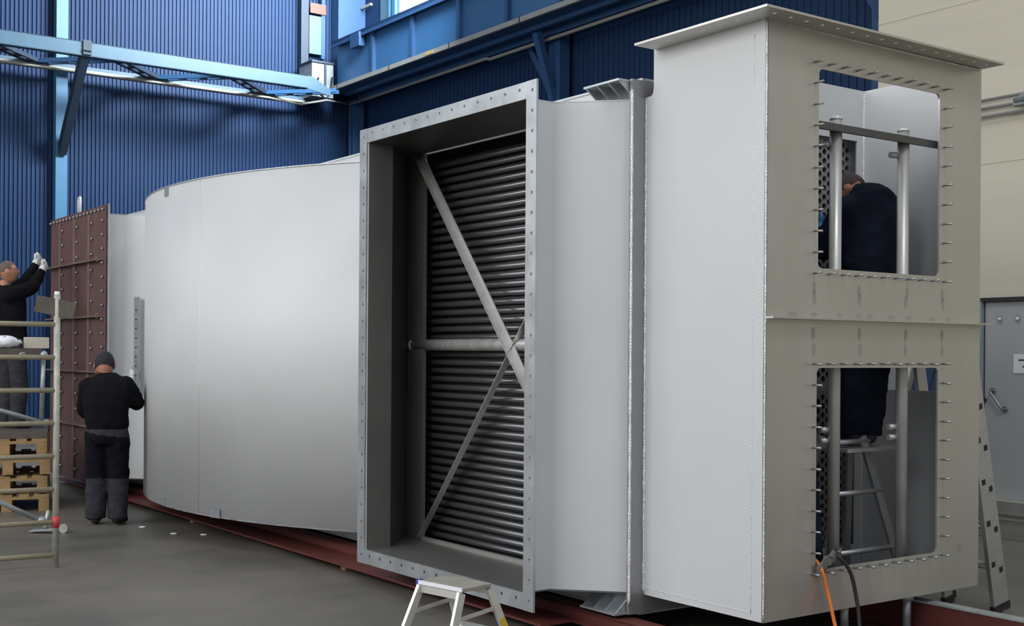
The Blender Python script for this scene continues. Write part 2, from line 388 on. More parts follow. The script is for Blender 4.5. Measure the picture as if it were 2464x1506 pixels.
mb = MB(); mb.box((6.40, 16.1, 7.42), (6.52, 16.45, 7.68)); hall(tag(obj('floodlight', mb, M['blue']), 'dark blue box hanging from the walkway edge near the corner', 'box'))
mb = MB()
for a_, b_ in (((7.3, 17.24, 7.72), (7.3, 17.24, 8.6)), ((7.3, 17.24, 8.6), (7.3, 17.62, 8.6))): mb.bar(a_, b_, .05, .05)
hall(tag(obj('handrail_post', mb, M['tray']), 'slim grey bracket post left of the bright window', 'post'))

# ================================================================== HEAT EXCHANGER  (local axes x=t, y=s, z)
HX = thing('heat_exchanger', 'huge grey stainless steel heat exchanger with curved casing, open inlet and tall header box', 'machine', C0, YAW)
ZB, ZT = .2525, 3.377
FT = lambda u, v, w_: (u, w_, v)              # plate in t-z plane, thickness in +s
FS = lambda u, v, w_: (w_, u, v)              # plate in s-z plane, thickness in +t
# --- header box
win_u = (.406, 1.466, 2.099, 3.165); win_l = (.402, 1.464, .487, 1.566)
mb = MB(); mb.plate(rect(0, 1.876, ZB, ZT), [rrect(*win_u, .03), rrect(*win_l, .03)], .012, FT)
studsT = [.374+(1.508-.374)*i/10 for i in range(11)]
for zz in (1.99, 1.94, 1.75, 1.665):
    for t_ in (studsT[0]+.005, studsT[3]+.04, studsT[7], studsT[10]):
        mb.disc((t_+random.uniform(-.008, .008), -.0006, zz), (0, -1, 0), .014, 14, 1, .036)
for i in range(9): mb.disc((.2+.17*i+random.uniform(-.05, .05), -.0006, 1.85), (0, -1, 0), random.uniform(.02, .04), 12, 1, .012)
mb.disc((1.69, -.0008, .50), (0, -1, 0), .02, 16, 1, .026)
fp = obj('header_front_panel', mb, [M['steel_d'], M['mark']], HX, 'beige-tinted front panel with two window openings')
sm = MB(); sm.tube([(0, 0, 0), (0, -.058, 0)], .0062, 8); stud_me = sm.mesh('stud', [M['stud']])
def put_stud(t_, z_):
    o = bpy.data.objects.new('stud', stud_me); COL.objects.link(o); o.parent = fp; o.location = (t_, 0, z_)
    o.rotation_euler = (random.uniform(-.06, .06), 0, random.uniform(-.06, .06))
for (za, zb) in ((2.07, 3.195), (.470, 1.588)):
    for i in range(11):
        put_stud(studsT[i], za); put_stud(studsT[i], zb)
        if 0 < i < 10: z_ = za+(zb-za)*i/10; put_stud(studsT[0], z_); put_stud(studsT[10], z_)
mb = MB(); mb.plate([(.0, ZB), (.9225, ZB), (.9225, 3.108), (.875, 3.112), (.862, 3.13), (.858, 3.16), (.858, ZT), (.0, ZT)], [], .012, FS)
obj('header_side_panel', mb, M['steel'], HX)
mb = MB(); mb.plate(rect(.012, .92, ZB, ZT), [rrect(.13, .70, 1.415, 1.95, .03)], .012, lambda u, v, w_: (1.864+w_, u, v))
obj('header_right_panel', mb, M['steel'], HX)
mb = MB(); mb.plate(rect(.012, 1.864, ZB, ZT), [rect(.12, 1.797, .395, 3.041)], .012, lambda u, v, w_: (u, .858+w_, v))
obj('header_back_panel', mb, M['steel'], HX)
mb = MB(); mb.box((.012, .012, ZB), (1.864, .92, ZB+.012)); obj('header_floor', mb, M['steel_shaded'], HX)
def holes_line(a, b, n): return [a+(b-a)*(i+.5)/n for i in range(n)]
mb = MB()
hs = [circ(t_, -.085, .012) for t_ in holes_line(-.1, 1.86, 16)]
mb.plate([(-.17, -.155), (1.87, -.155), (1.87, .012), (0, .012), (0, .012), (-.17, .012)][:3]+[(-.17, .012)], hs, .012, lambda u, v, w_: (u, v, ZT-.012+w_))
hs = [circ(-.09, s_, .012) for s_ in holes_line(.05, .83, 6)]
mb.plate(rect(-.17, 0, .012, .835), hs, .012, lambda u, v, w_: (u, v, ZT-.012+w_))
obj('header_top_flange', mb, M['steel_d'], HX, 'flat top flange with bolt holes')
mb = MB(); mb.box((0, -.055, 1.822), (1.93, 0, 1.832)); mb.box((0, -.008, 1.806), (1.88, 0, 1.822)); obj('header_stiffener', mb, M['steel_d'], HX)
mb = MB(); mb.box((.012, .045, 2.888), (1.864, .165, 2.900)); mb.box((.012, .045, 2.86), (1.864, .057, 2.888)); obj('cross_bar', mb, M['steel_shaded'], HX)
for t_, s_ in ((.665, .10), (1.262, .10)):
    mb = MB(); mb.tube([(t_, s_, ZB+.012), (t_, s_, 2.935)], .034, 20)
    pp = obj('support_pipe', mb, M['pipe'], HX)
    mb = MB(); mb.tube([(t_, s_, 2.935), (t_, s_, 2.95), (t_, s_, 2.955)], .034, 20, rr=[.036, .034, .02]); obj('pipe_cap', mb, M['weld'], pp)
    for zz in (2.80, 1.22, 1.16):
        mb = MB(); mb.tube([(t_, s_+.02, zz), (t_-.07, s_+.04, zz)], .018, 10); obj('pipe_lug', mb, M['pipe'], pp)
# tube sheet with real holes
mb = MB()
tw, tp = .0448, .0590
T0, T1, Z0, Z1 = .14, .14+37*tw, .36, .36+45*tp
SS = .922
def cell(tc_, zc_, wd, hh):
    n = 12; r = .0195
    pts = []; inn = []; inb = []
    for i in range(n):
        a = 2*math.pi*i/n; c, s_ = math.cos(a), math.sin(a)
        k_ = 1/max(abs(c)/(wd/2), abs(s_)/(hh/2)); pts.append((tc_+c*k_, SS, zc_+s_*k_))
        inn.append((tc_+c*r, SS, zc_+s_*r)); inb.append((tc_+c*r, SS+.022, zc_+s_*r))
    # corners
    fs = []
    for i in range(n):
        j = (i+1) % n; fs.append((i, j, n+j, n+i)); fs.append((n+i, n+j, 2*n+j, 2*n+i))
    mb.add(pts+inn+inb, fs)
    for sx_, sz_, (a_, b_) in ((1, 1, (1, 2)), (-1, 1, (4, 5)), (-1, -1, (7, 8)), (1, -1, (10, 11))):
        mb.add([pts[a_], (tc_+sx_*wd/2, SS, zc_+sz_*hh/2), pts[b_]], [(0, 1, 2)])
for c_ in range(37):
    off = (c_ % 2)*tp/2
    tt = T0+tw*(c_+.5)
    for r_ in range(45):
        z_ = Z0+tp*(r_+.5)+off
        if 1.37 < z_ < 1.46:
            mb.add([(tt-tw/2, SS, z_-tp/2), (tt+tw/2, SS, z_-tp/2), (tt+tw/2, SS, z_+tp/2), (tt-tw/2, SS, z_+tp/2)], [(0, 1, 2, 3)]); continue
        cell(tt, z_, tw, tp)
    if off: mb.add([(tt-tw/2, SS, Z0), (tt+tw/2, SS, Z0), (tt+tw/2, SS, Z0+off), (tt-tw/2, SS, Z0+off)], [(0, 1, 2, 3)])
    else: mb.add([(tt-tw/2, SS, Z1), (tt+tw/2, SS, Z1), (tt+tw/2, SS, Z1+tp/2), (tt-tw/2, SS, Z1+tp/2)], [(0, 1, 2, 3)])
mb.plate(rect(-.105, 1.98, .145, 3.205), [rect(T0, T1, Z0, Z1+tp/2)], .022, lambda u, v, w_: (u, SS+w_, v))
ts = obj('tube_sheet', mb, M['sheet'], HX, 'thick perforated plate between header box and tube casing')
# stamped marks on the plate above the box
mb = MB()
for k, zz in enumerate((3.165, 3.145, 3.125)):
    mb.box((.035, SS-.002, zz-.006), (.065, SS, zz-.001)); mb.box((.035, SS-.002, zz-.006), (.039, SS, zz+.006))
    if k != 2: mb.box((.035, SS-.002, zz+.004), (.062, SS, zz+.007))
obj('stamped_marking', mb, M['mark'], ts)
# --- casing (t 0..1.9), front plate with openings for inlet / outlet / curved part
HB, HT = .13, 3.225
mb = MB()
mb.plate(rect(.944, 11.6, HB, HT), [rect(.965, 3.32, .27, 3.085), rect(8.55, 11.35, .27, 3.085)], .012, FS)
mb.box((-.012, .944, HT-.012), (1.95, 11.6, HT)); mb.box((-.012, .944, HB), (1.95, 11.6, HB+.012))
mb.box((1.93, .944, HB), (1.95, 11.6, HT)); mb.box((0, 11.58, HB), (1.95, 11.6, HT))
obj('casing', mb, M['steel'], HX)
mb = MB(); mb.box((-.03, 3.30, .262), (.0, 3.535, 3.09)); obj('inlet_side_lip', mb, M['steel_half_shaded'], HX)
mb = MB(); mb.box((-.03, .94, .262), (0, 3.3, .290)); obj('inlet_bottom_lip', mb, M['steel_d'], HX)
# --- inlet
def flange(name, s0, s1, tfl, parent, m):
    z0, z1 = .163, 3.191; wdt = .098
    ring = MB()
    for (u0, u1, v0, v1, nn, vert) in ((s0, s0+wdt, z0, z1, 26, 1), (s1-wdt, s1, z0, z1, 26, 1), (s0+wdt, s1-wdt, z1-wdt, z1, 13, 0), (s0+wdt, s1-wdt, z0, z0+wdt, 13, 0)):
        if vert: hs = [circ((u0+u1)/2-.01, v, .011) for v in holes_line(v0, v1, nn)]
        else: hs = [circ(u, (v0+v1)/2+.01, .011) for u in holes_line(u0, u1, nn)]
        th2 = .014 if vert else .010
        ring.plate(rect(u0, u1, v0, v1), hs, th2, lambda u, v, w_, T_=tfl, h=th2: (T_-h+.012+w_, u, v))
    return obj(name, ring, m, parent)
flange('inlet_flange', 1.203, 3.268, -.576, HX, M['flange'])
def wall_strip(mb, p, q, z0, z1, th, mi=0):
    p = Vector((*p, 0)); q = Vector((*q, 0)); d = (q-p).normalized(); nn = Vector((-d.y, d.x, 0))*th
    c = [p, q, q+nn, p+nn]
    mb.plate([(v.x, v.y) for v in c], [], z1-z0, lambda u, v, w_: (u, v, z0+w_), mi)
zi0, zi1 = .262, 3.092
def inlet(sc, hw, fl, tfl, tneck, tback, prefix, lip=.0):
    """symmetrical flared duct: s centre, neck half width, flare half width"""
    for sg, nm in ((-1, 'right'), (1, 'left')):
        for nm2, a_, b_ in (('_neck', (tfl, sc+sg*hw), (tneck, sc+sg*hw)), ('_flare_panel', (tneck, sc+sg*hw), (tback, sc+sg*fl))):
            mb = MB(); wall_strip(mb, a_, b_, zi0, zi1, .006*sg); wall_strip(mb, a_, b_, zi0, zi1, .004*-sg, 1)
            obj(prefix+nm2, mb, [M['steel'], M['steel_half_shaded'] if nm2 == '_neck' else M['steel_shaded']], HX)
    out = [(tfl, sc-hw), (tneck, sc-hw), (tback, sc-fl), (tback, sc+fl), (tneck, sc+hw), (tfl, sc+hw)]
    mb = MB(); mb.prism(out, zi1+.003, zi1+.010); mb.prism(out, zi1, zi1+.003, 1); obj(prefix+'_roof', mb, [M['steel'], M['steel_shaded']], HX)
    mb = MB(); mb.prism(out, zi0-.010, zi0); obj(prefix+'_floor', mb, M['steel_half_shaded'], HX)
inlet(2.238, .925, 1.300, -.564, -.375, -.012, 'inlet')
# tubes
for row, (tt, zo) in enumerate(((.10, 0), (.17, .03))):
    for i in range(46):
        mb = MB(); z_ = .300+.0602*i+zo
        mb.tube([(tt, .944, z_), (tt, 3.44, z_), (tt+.015, 3.47, z_)], .0205, 12, rr=[.0205, .0205, .014])
        obj('tube', mb, M['tube'], HX)
mb = MB()
for r_ in range(2, 6):
    for i in range(46): mb.tube([(.12+.045*r_, .944, .30+.0602*i+(r_ % 2)*.03), (.12+.045*r_, 3.47, .30+.0602*i+(r_ % 2)*.03)], .0205, 6, cap=False)
o = obj('rear_tube_rows', mb, M['tube'], HX); o['kind'] = 'stuff'
mb = MB(); mb.box((.02, 3.47, .27), (1.9, 3.49, 3.085)); mb.box((.40, .944, .15), (.41, 3.47, 3.2)); obj('inner_baffle', mb, M['steel_shaded'], HX)
# braces
mb = MB()
def angle(mb, p0, p1, w_=.05):
    mb.bar(p0, p1, w_, .006, (-1, 0, 0)); d = (Vector(p1)-Vector(p0)).normalized(); x = d.cross(Vector((-1, 0, 0))).normalized()
    mb.bar(Vector(p0)+x*w_/2+Vector((-.025, 0, 0)), Vector(p1)+x*w_/2+Vector((-.025, 0, 0)), .006, w_, (-1, 0, 0))
angle(mb, (-.045, 3.30, 3.06), (-.045, 1.05, .32)); obj('cross_brace', mb, M['angle'], HX)
mb = MB(); angle(mb, (-.005, 3.34, .30), (-.005, 1.05, 3.05)); obj('cross_brace', mb, M['angle'], HX)
mb = MB(); mb.tube([(.0, 3.49, 1.69), (.0, .95, 1.69)], .042, 18); tpipe = obj('tie_pipe', mb, M['pipe'], HX)
mb = MB(); mb.tube([(.0, 3.485, 1.69), (.0, 3.46, 1.69)], .048, 18, rr=[.054, .044]); obj('weld_collar', mb, M['weld'], tpipe)
# --- curved casing
cs, ct, R_ = 6.2, 3.2, 4.05
arc = []
smin, smax = 3.68, 8.72
a0 = math.asin((smin-cs)/R_); a1 = math.asin((smax-cs)/R_)
for i in range(97): a = a0+(a1-a0)*i/96; arc.append((ct-R_*math.cos(a), cs+R_*math.sin(a)))
mb = MB(); vs = []; fs = []
for (t_, s_) in arc: vs += [(t_, s_, .25), (t_, s_, 3.1)]
for i in range(96): fs.append((2*i, 2*i+2, 2*i+3, 2*i+1))
mb.add(vs, fs, 0, True)
cc = obj('curved_shell', mb, M['steel'], HX, 'smooth pale curved shell'); so = cc.modifiers.new('solid', 'SOLIDIFY'); so.thickness = .01; so.offset = 1 if False else -1
outl = [(0.0, smin)]+arc+[(0.0, smax)]
mb = MB(); mb.prism(outl, 3.088, 3.1); obj('curved_roof', mb, M['steel'], HX)
mb = MB(); mb.prism(outl, .25, .262); obj('curved_floor', mb, M['steel'], HX)
def arcp(s_, off=0): a = math.asin((s_-cs)/R_); return (ct-(R_+off)*math.cos(a), cs+(R_+off)*math.sin(a))
mb = MB(); p = arcp(5.63, .001); mb.tube([(p[0], p[1], .26), (p[0], p[1], 3.09)], .003, 6); obj('shell_seam', mb, M['weld'], cc)
mb = MB(); mb.tube([(*arcp(smin+(smax-smin)*i/60, .0), 3.098) for i in range(61)], .006, 6, cap=True); obj('shell_rim', mb, M['weld'], cc)
for s_, z_, sz in ((6.33, 3.05, .10), (6.36, .29, .10), (5.36, .285, .13)):
    mb = MB(); pts = [arcp(s_+sz*q, .007) for q in (-.5, -.25, 0, .25, .5)]; vs = []
    for p in pts: vs += [(*p, z_-.035), (*p, z_+.035)]
    mb.add(vs, [(2*i, 2*i+2, 2*i+3, 2*i+1) for i in range(4)])
    o = obj('locating_tab', mb, M['greybox'], cc, 'small dark grey tab'); q = o.modifiers.new('solid', 'SOLIDIFY'); q.thickness = .008
# --- outlet (far) with brown blind cover
inlet(9.76, .93, 1.31, -.60, -.40, -.012, 'outlet')
flange('outlet_flange', 8.70, 10.80, -.612, HX, M['flange'])
mb = MB(); mb.box((-.632, 8.735, .175), (-.622, 10.80, 3.185)); cv = obj('cover_plate', mb, M['brown'], HX, 'reddish brown blind cover plate')
for s_ in (9.26, 9.80, 10.36):
    mb = MB(); mb.box((-.655, s_-.035, .2), (-.632, s_+.035, 3.12)); obj('vertical_rib', mb, M['browny'], cv)
for z_ in (2.605, 2.0, 1.405, .81):
    mb = MB(); mb.box((-.705, 8.80, z_-.008), (-.632, 10.78, z_+.008)); mb.box((-.70, 8.80, z_-.02), (-.69, 8.84, z_+.03)); obj('horizontal_rib', mb, M['browny'], cv)
bm_ = MB(); bm_.tube([(0, 0, 0), (-.03, 0, 0)], .016, 6); bolt_me = bm_.mesh('cover_bolt', [M['stud']])
def bolt(s_, z_):
    o = bpy.data.objects.new('cover_bolt', bolt_me); COL.objects.link(o); o.parent = cv; o.location = (-.632, s_, z_)
for i in range(16):
    bolt(8.80+1.95*i/15, 3.14)
for i in range(19): bolt(8.80, .32+2.7*i/18)
for s_ in (9.17, 9.71, 10.27):
    for i in range(17): bolt(s_, .3+2.72*i/16)
mb = MB(); mb.tube([(-.60, 9.74, 3.15), (-.60, 9.74, 3.33), (-.60, 9.76, 3.365), (-.60, 9.80, 3.365), (-.60, 9.82, 3.33), (-.60, 9.82, 3.15)], .014, 8)
obj('lifting_eye', mb, M['weld'], HX)
mb = MB(); mb.box((-.345, 8.66, 1.17), (-.310, 8.67, 2.21)); mb.box((-.316, 8.60, 1.17), (-.308, 8.67, 2.21)); mb.box((-.22, 8.50, 1.0), (-.212, 8.56, 2.22))
for i in range(9): mb.disc((-.328, 8.655, 1.27+.1*i), (0, -1, 0), .008, 8, 1)
obj('hinge_channel', mb, [M['galv'], M['hole']], HX)
# --- brackets top and bottom beside tube sheet
for z_, zr, sg in ((3.195, 3.10, 1), (.150, .255, -1)):
    mb = MB(); mb.box((-.19, .945, z_-.006), (-.012, 1.26, z_+.006)); br = obj('bracket', mb, M['flange'], HX)
    mb = MB(); mb.box((-.03, .945, min(z_, zr)), (-.015, 1.26, max(z_, zr))); obj('bracket_back', mb, M['flange'], br)
    for s_ in (.955, 1.05, 1.15, 1.25):
        mb = MB(); mb.plate([(-.185, z_), (-.02, z_), (-.02, zr), (-.06, zr)], [], .010, lambda u, v, w_, q=s_: (u, q-.005+w_, v)); obj('gusset', mb, M['flange'], br)
# --- weld beads
def bead(p0, p1, r=.008, n=90):
    mb = MB(); p0 = Vector(p0); p1 = Vector(p1)
    mb.tube([p0+(p1-p0)*i/n for i in range(n+1)], r, 6, rr=[r*random.uniform(.75, 1.25) for _ in range(n+1)])
    obj('weld_seam', mb, M['weld'], HX)
bead((-.105, .922, .20), (-.105, .922, 3.14), .009); bead((-.002, .916, .26), (-.002, .916, 3.105), .008)
bead((1.862, .856, .30), (1.862, .856, 3.36), .007)
bead((.0, -.001, .26), (.0, -.001, 3.36), .005)
bead((-.0005, .085, .29), (-.0005, .085, 3.30), .0022)
bead((-.0005, .085, .29), (-.0005, .90, .29), .0018)
bead((.02, .006, 3.358), (1.86, .006-.012, 3.358), .005)

# ================================================================== BASE BEAMS
bb_ = thing('base_beam', 'red painted steel base beam under the inlet and curved shell', 'beam', C0, YAW)
mb = MB(); mb.box((-.45, 1.3, .05), (-.17, 11.2, .066)); obj('bottom_flange', mb, M['red'], bb_)
mb = MB(); mb.box((-.18, -2.2, .05), (-.165, 11.2, .125)); mb.box((-.18, -2.2, .108), (-.05, 11.2, .122)); mb.box((-.22, -2.2, .05), (-.05, 1.3, .06)); obj('web', mb, M['red'], bb_)
bb_ = thing('base_beam', 'red base beam with galvanised top running out from under the header box', 'beam', C0, YAW)
mb = MB(); mb.box((1.40, -2.4, .19), (1.49, 1.0, .2)); obj('top_flange', mb, M['galv'], bb_)
mb = MB(); mb.box((1.41, -2.4, .0), (1.425, 1.0, .19)); mb.box((1.36, -2.4, 0), (1.5, 1.0, .012)); obj('web', mb, M['red'], bb_)
for k, (t_, s_) in enumerate(((.95, .25), (1.35, .12))):
    mb = MB(); mb.tube([(0, 0, 0), (0, 0, ZB)], .025, 12); mb.tube([(0, 0, .20), (0, 0, .235)], .04, 6)
    o = tag(obj('jacking_foot', mb, M['galv']), 'short round steel foot under the '+('middle' if k == 0 else 'right end')+' of the header box', 'foot', 'feet under the header box'); o.location = Wp(t_, s_, 0)
for k, (t_, s_) in enumerate(((-.33, 3.85), (-.33, 6.9), (.3, .5), (.3, 9.0))):
    mb = MB(); mb.box((-.05, -.035, 0), (.05, .035, .05)); o = tag(obj('wooden_block', mb, M['wood'], bevel=.004), ['small wooden block under the red beam left of the inlet', 'small wooden block under the red beam below the curved shell', 'wooden block on the floor under the header box', 'wooden block on the floor under the far outlet'][k], 'block'); o.location = Wp(t_, s_, 0); o.rotation_euler = (0, 0, YAW)

# ================================================================== PEOPLE
def skin(verts, edges, sub=2):
    """verts {name:(x,y,z,rx[,ry])}; the first is the root"""
    names = list(verts); idx = {n_: i for i, n_ in enumerate(names)}
    me = bpy.data.meshes.new('skinbase')
    me.from_pydata([verts[n_][:3] for n_ in names], [(idx[a], idx[b]) for a, b in edges], [])
    o = bpy.data.objects.new('skinbase', me); COL.objects.link(o)
    md = o.modifiers.new('skin', 'SKIN'); md.use_smooth_shade = True
    for i, n_ in enumerate(names):
        v = verts[n_]; me.skin_vertices[0].data[i].radius = (v[3], v[4] if len(v) > 4 else v[3])
    me.skin_vertices[0].data[0].use_root = True
    s2 = o.modifiers.new('sub', 'SUBSURF'); s2.levels = sub; s2.render_levels = sub
    dg = bpy.context.evaluated_depsgraph_get(); dg.update()
    res = bpy.data.meshes.new_from_object(o.evaluated_get(dg))
    bpy.data.objects.remove(o); bpy.data.meshes.remove(me)
    return res
def joinm(name, meshes, mats):
    bm = bmesh.new()
    for i, me in enumerate(meshes):
        n0 = len(bm.faces); bm.from_mesh(me); bm.faces.ensure_lookup_table()
        for f in bm.faces[n0:]: f.smooth = True; f.material_index = min(f.material_index, len(mats)-1)
    out = bpy.data.meshes.new(name); bm.to_mesh(out); bm.free()
    for m in mats: out.materials.append(m)
    return out
def chain(V, E, names_pts):
    prev = None
    for n_, p in names_pts:
        if p is not None: V[n_] = p
        if prev: E.append((prev, n_))
        prev = n_
def hand_chains(V, E, wrist, tag_, fwd, side, r=.0095, scale=1.0, curl=.3):
    """palm + four fingers and thumb; fwd=direction of fingers, side=thumb side"""
    w_ = Vector(V[wrist][:3]); f = Vector(fwd).normalized(); s_ = Vector(side).normalized(); n_ = f.cross(s_).normalized()
    pc = w_+f*.055*scale; V[tag_+'palm'] = (*pc, .032*scale, .022*scale); E.append((wrist, tag_+'palm'))
    for i, (o_, ln) in enumerate(((.030, .070), (.010, .080), (-.010, .074), (-.030, .058))):
        k0 = pc+f*.035*scale+s_*o_*scale; k1 = k0+(f*.85-n_*curl)*ln*.5*scale; k2 = k1+(f*.5-n_*(curl+.5))*ln*.5*scale
        V[tag_+'k%d' % i] = (*k0, r*1.1); V[tag_+'m%d' % i] = (*k1, r); V[tag_+'t%d' % i] = (*k2, r*.8)
        E += [(tag_+'palm', tag_+'k%d' % i), (tag_+'k%d' % i, tag_+'m%d' % i), (tag_+'m%d' % i, tag_+'t%d' % i)]
    k0 = pc-f*.015*scale+s_*.035*scale; k1 = k0+(f*.6+s_*.7)*.04*scale; k2 = k1+f*.03*scale-n_*.01
    V[tag_+'h0'] = (*k0, r*1.25); V[tag_+'h1'] = (*k1, r*1.1); V[tag_+'h2'] = (*k2, r*.9)
    E += [(tag_+'palm', tag_+'h0'), (tag_+'h0', tag_+'h1'), (tag_+'h1', tag_+'h2')]
def head_mesh(c, look, up, s=1.0, hair_only=False, grow=0., cut=None):
    """egg-shaped head with nose, brow, ears, mouth; look=face direction"""
    c = Vector(c); y = Vector(look).normalized(); z = Vector(up).normalized(); x = y.cross(z).normalized(); z = x.cross(y).normalized()
    bm = bmesh.new(); bmesh.ops.create_uvsphere(bm, u_segments=32, v_segments=24, radius=1)
    kill = []
    for v in bm.verts:
        px, py, pz = v.co
        X = px*.077; Y = py*.098; Z = pz*.118
        if pz < -.1: k_ = 1+.32*(pz+.1); X *= k_; Y = Y*(1+.18*(pz+.1))+.012*(-pz)   # jaw
        if not hair_only:
            if py > .5:
                d = math.exp(-((px/.14)**2)-((pz+.12)/.16)**2); Y += .026*d          # nose
                d = math.exp(-((abs(px)-.36)/.14)**2-((pz-.08)/.10)**2); Y -= .010*d  # eye sockets
                d = math.exp(-((pz-.22)/.09)**2); Y += .004*d
                d = math.exp(-((px/.25)**2)-((pz+.46)/.045)**2); Y -= .004*d         # mouth
                d = math.exp(-((px/.2)**2)-((pz+.75)/.12)**2); Y += .006*d
            if abs(px) > .8:
                d = math.exp(-((py+.02)/.17)**2-((pz+.05)/.24)**2); X += math.copysign(.020*d, px); Y -= .01*d
        g = 1+grow
        v.co = Vector((X*g, Y*g, Z*g))
        if cut and cut(px, py, pz): kill.append(v)
    if kill: bmesh.ops.delete(bm, geom=kill, context='VERTS')
    mt = Matrix((x, y, z)).transposed().to_4x4()
    for v in bm.verts: v.co = c+(mt @ (v.co*s))
    me = bpy.data.meshes.new('head'); bm.to_mesh(me); bm.free(); return me
def ell(mb, secs, n=24):
    vs = []; k_ = len(secs)
    for (x, y, z, rx, ry) in secs:
        for j in range(n): a = 2*math.pi*j/n; vs.append((x+rx*math.cos(a), y+ry*math.sin(a), z))
    fs = [(i*n+j, i*n+(j+1) % n, (i+1)*n+(j+1) % n, (i+1)*n+j) for i in range(k_-1) for j in range(n)]
    fs += [tuple(range(n))[::-1], tuple((k_-1)*n+j for j in range(n))]
    mb.add(vs, fs)
def limb(mb, pts):
    for (a_, ra), (b_, rb) in zip(pts[:-1], pts[1:]):
        a_ = Vector(a_); b_ = Vector(b_); mb.tube([a_.lerp(b_, i/4) for i in range(5)], 1, 16, rr=[ra+(rb-ra)*i/4 for i in range(5)])
        mb.sphere(a_, ra*.995, 0, 16, 10); mb.sphere(b_, rb*.995, 0, 16, 10)
def cloth(mb, vox=.013, it=5, wrinkle=.0):
    me = mb.mesh('clothbase', []); o = bpy.data.objects.new('clothbase', me); COL.objects.link(o)
    r_ = o.modifiers.new('r', 'REMESH'); r_.mode = 'VOXEL'; r_.voxel_size = vox
    q = o.modifiers.new('s', 'SMOOTH'); q.factor = .5; q.iterations = it
    if wrinkle:
        tx = bpy.data.textures.get('folds') or bpy.data.textures.new('folds', 'CLOUDS'); tx.noise_scale = .09
        dm = o.modifiers.new('d', 'DISPLACE'); dm.texture = tx; dm.strength = wrinkle; dm.mid_level = .5
    dg = bpy.context.evaluated_depsgraph_get(); dg.update()
    res = bpy.data.meshes.new_from_object(o.evaluated_get(dg)); bpy.data.objects.remove(o); return res
def person(name_lab, base, P, E_body, mats, look, up, beanie=False, gloves=None, hs=1.0):
    root = thing('person', name_lab, 'person', base)
    V = dict(P); E = list(E_body)
    for sd in ('l', 'r'):
        e = Vector(V[sd+'_elbow'][:3]); wv = Vector(V[sd+'_wrist'][:3]); f = (wv-e).normalized()
        side = Vector((0, 0, 1)) if abs(f.z) < .8 else Vector((1 if sd == 'l' else -1, 0, 0))
        side = (side-f*side.dot(f)).normalized()
        hand_chains(V, E, sd+'_wrist', sd, f, side)
    body = skin(V, E)
    hd = head_mesh(P['head'][:3], look, up, hs)
    obj('body', joinm('body', [body, hd], [M['skin']]), None, root)
    o = root
    def mid(a, b, f): a = Vector(P[a][:3]); b = Vector(P[b][:3]); return a+(b-a)*f
    mb = MB(); ell(mb, mats['torso'])
    for sd in ('l', 'r'):
        limb(mb, [(P[sd+'_shoulder'][:3], mats['ra'][0]), (P[sd+'_elbow'][:3], mats['ra'][1]), (mid(sd+'_elbow', sd+'_wrist', .88), mats['ra'][2])])
    obj('jumper', joinm('jumper', [cloth(mb, wrinkle=.022)], [mats['jm']]), None, root)
    mb = MB(); ell(mb, mats['hips'])
    for sd in ('l', 'r'):
        limb(mb, [(P[sd+'_hip'][:3], mats['rl'][0]), (P[sd+'_knee'][:3], mats['rl'][1]), (mid(sd+'_knee', sd+'_ankle', .95), mats['rl'][2])])
        a_ = mid(sd+'_knee', sd+'_ankle', .95); ell(mb, [(a_.x, a_.y, a_.z+.05, mats['rl'][2], mats['rl'][2]), (a_.x, a_.y+.01, a_.z-.06, mats['rl'][2], mats['rl'][2]*1.15)])
    me = joinm('trousers', [cloth(mb, wrinkle=.026)], mats['tm'])
    if len(mats['tm']) > 1:
        zk = P['l_knee'][2]; zh = P['pelvis'][2]
        for pl in me.polygons: pl.material_index = 1 if (zk-.03 < pl.center.z < zh-.03-.15*pl.center.x) else 0
    obj('trousers', me, None, root)
    for sd in ('l', 'r'):
        a_ = Vector(P[sd+'_ankle'][:3]); t_ = Vector(P[sd+'_toe'][:3]); zf = t_.z-.03; d = (t_-a_); d.z = 0; d.normalize()
        h = Vector((a_.x, a_.y, zf+.04))-d*.05
        S = {'ank': (a_.x, a_.y, a_.z+.02, .050, .05), 'heel': (*h, .038, .038), 'mid': (*(Vector((a_.x, a_.y, zf+.042))+d*.06), .042, .04), 'toe': (*(Vector((a_.x, a_.y, zf+.036))+d*.16), .042, .033)}
        obj('boot', joinm('boot', [skin(S, [('ank', 'heel'), ('heel', 'mid'), ('mid', 'toe')])], [M['black']]), None, root)
    if beanie:
        me = head_mesh(P['head'][:3], look, up, hs, True, .12, lambda x, y, z: z < -.28+.35*max(0, y)); o2 = obj('beanie', me, None, root); me.materials.append(M['beanie'])
    else:
        me = head_mesh(P['head'][:3], look, up, hs, True, .045, lambda x, y, z: z < (.55 if y > .45 else (-.1+.5*max(0, y) if abs(x) > .6 else -.35+.9*max(0, y)))); o2 = obj('hair', me, None, root); me.materials.append(mats['hair'])
    for p_ in me.polygons: p_.use_smooth = True
    if gloves:
        for sd in gloves[1]:
            V = {sd+'_g0': (*mid(sd+'_elbow', sd+'_wrist', .55), .052, .052), sd+'_w': (*P[sd+'_wrist'][:3], .042, .042)}
            E = [(sd+'_g0', sd+'_w')]
            e = Vector(P[sd+'_elbow'][:3]); wv = Vector(P[sd+'_wrist'][:3]); f = (wv-e).normalized()
            side = Vector((0, 0, 1)) if abs(f.z) < .8 else Vector((1 if sd == 'l' else -1, 0, 0)); side = (side-f*side.dot(f)).normalized()
            hand_chains(V, E, sd+'_w', sd, f, side, .0145, 1.12)
            obj('glove', joinm('glove', [skin(V, E)], [gloves[0]]), None, root)
    return root
EB = [('pelvis', 'waist'), ('waist', 'chest'), ('chest', 'neck'), ('neck', 'head_base')]
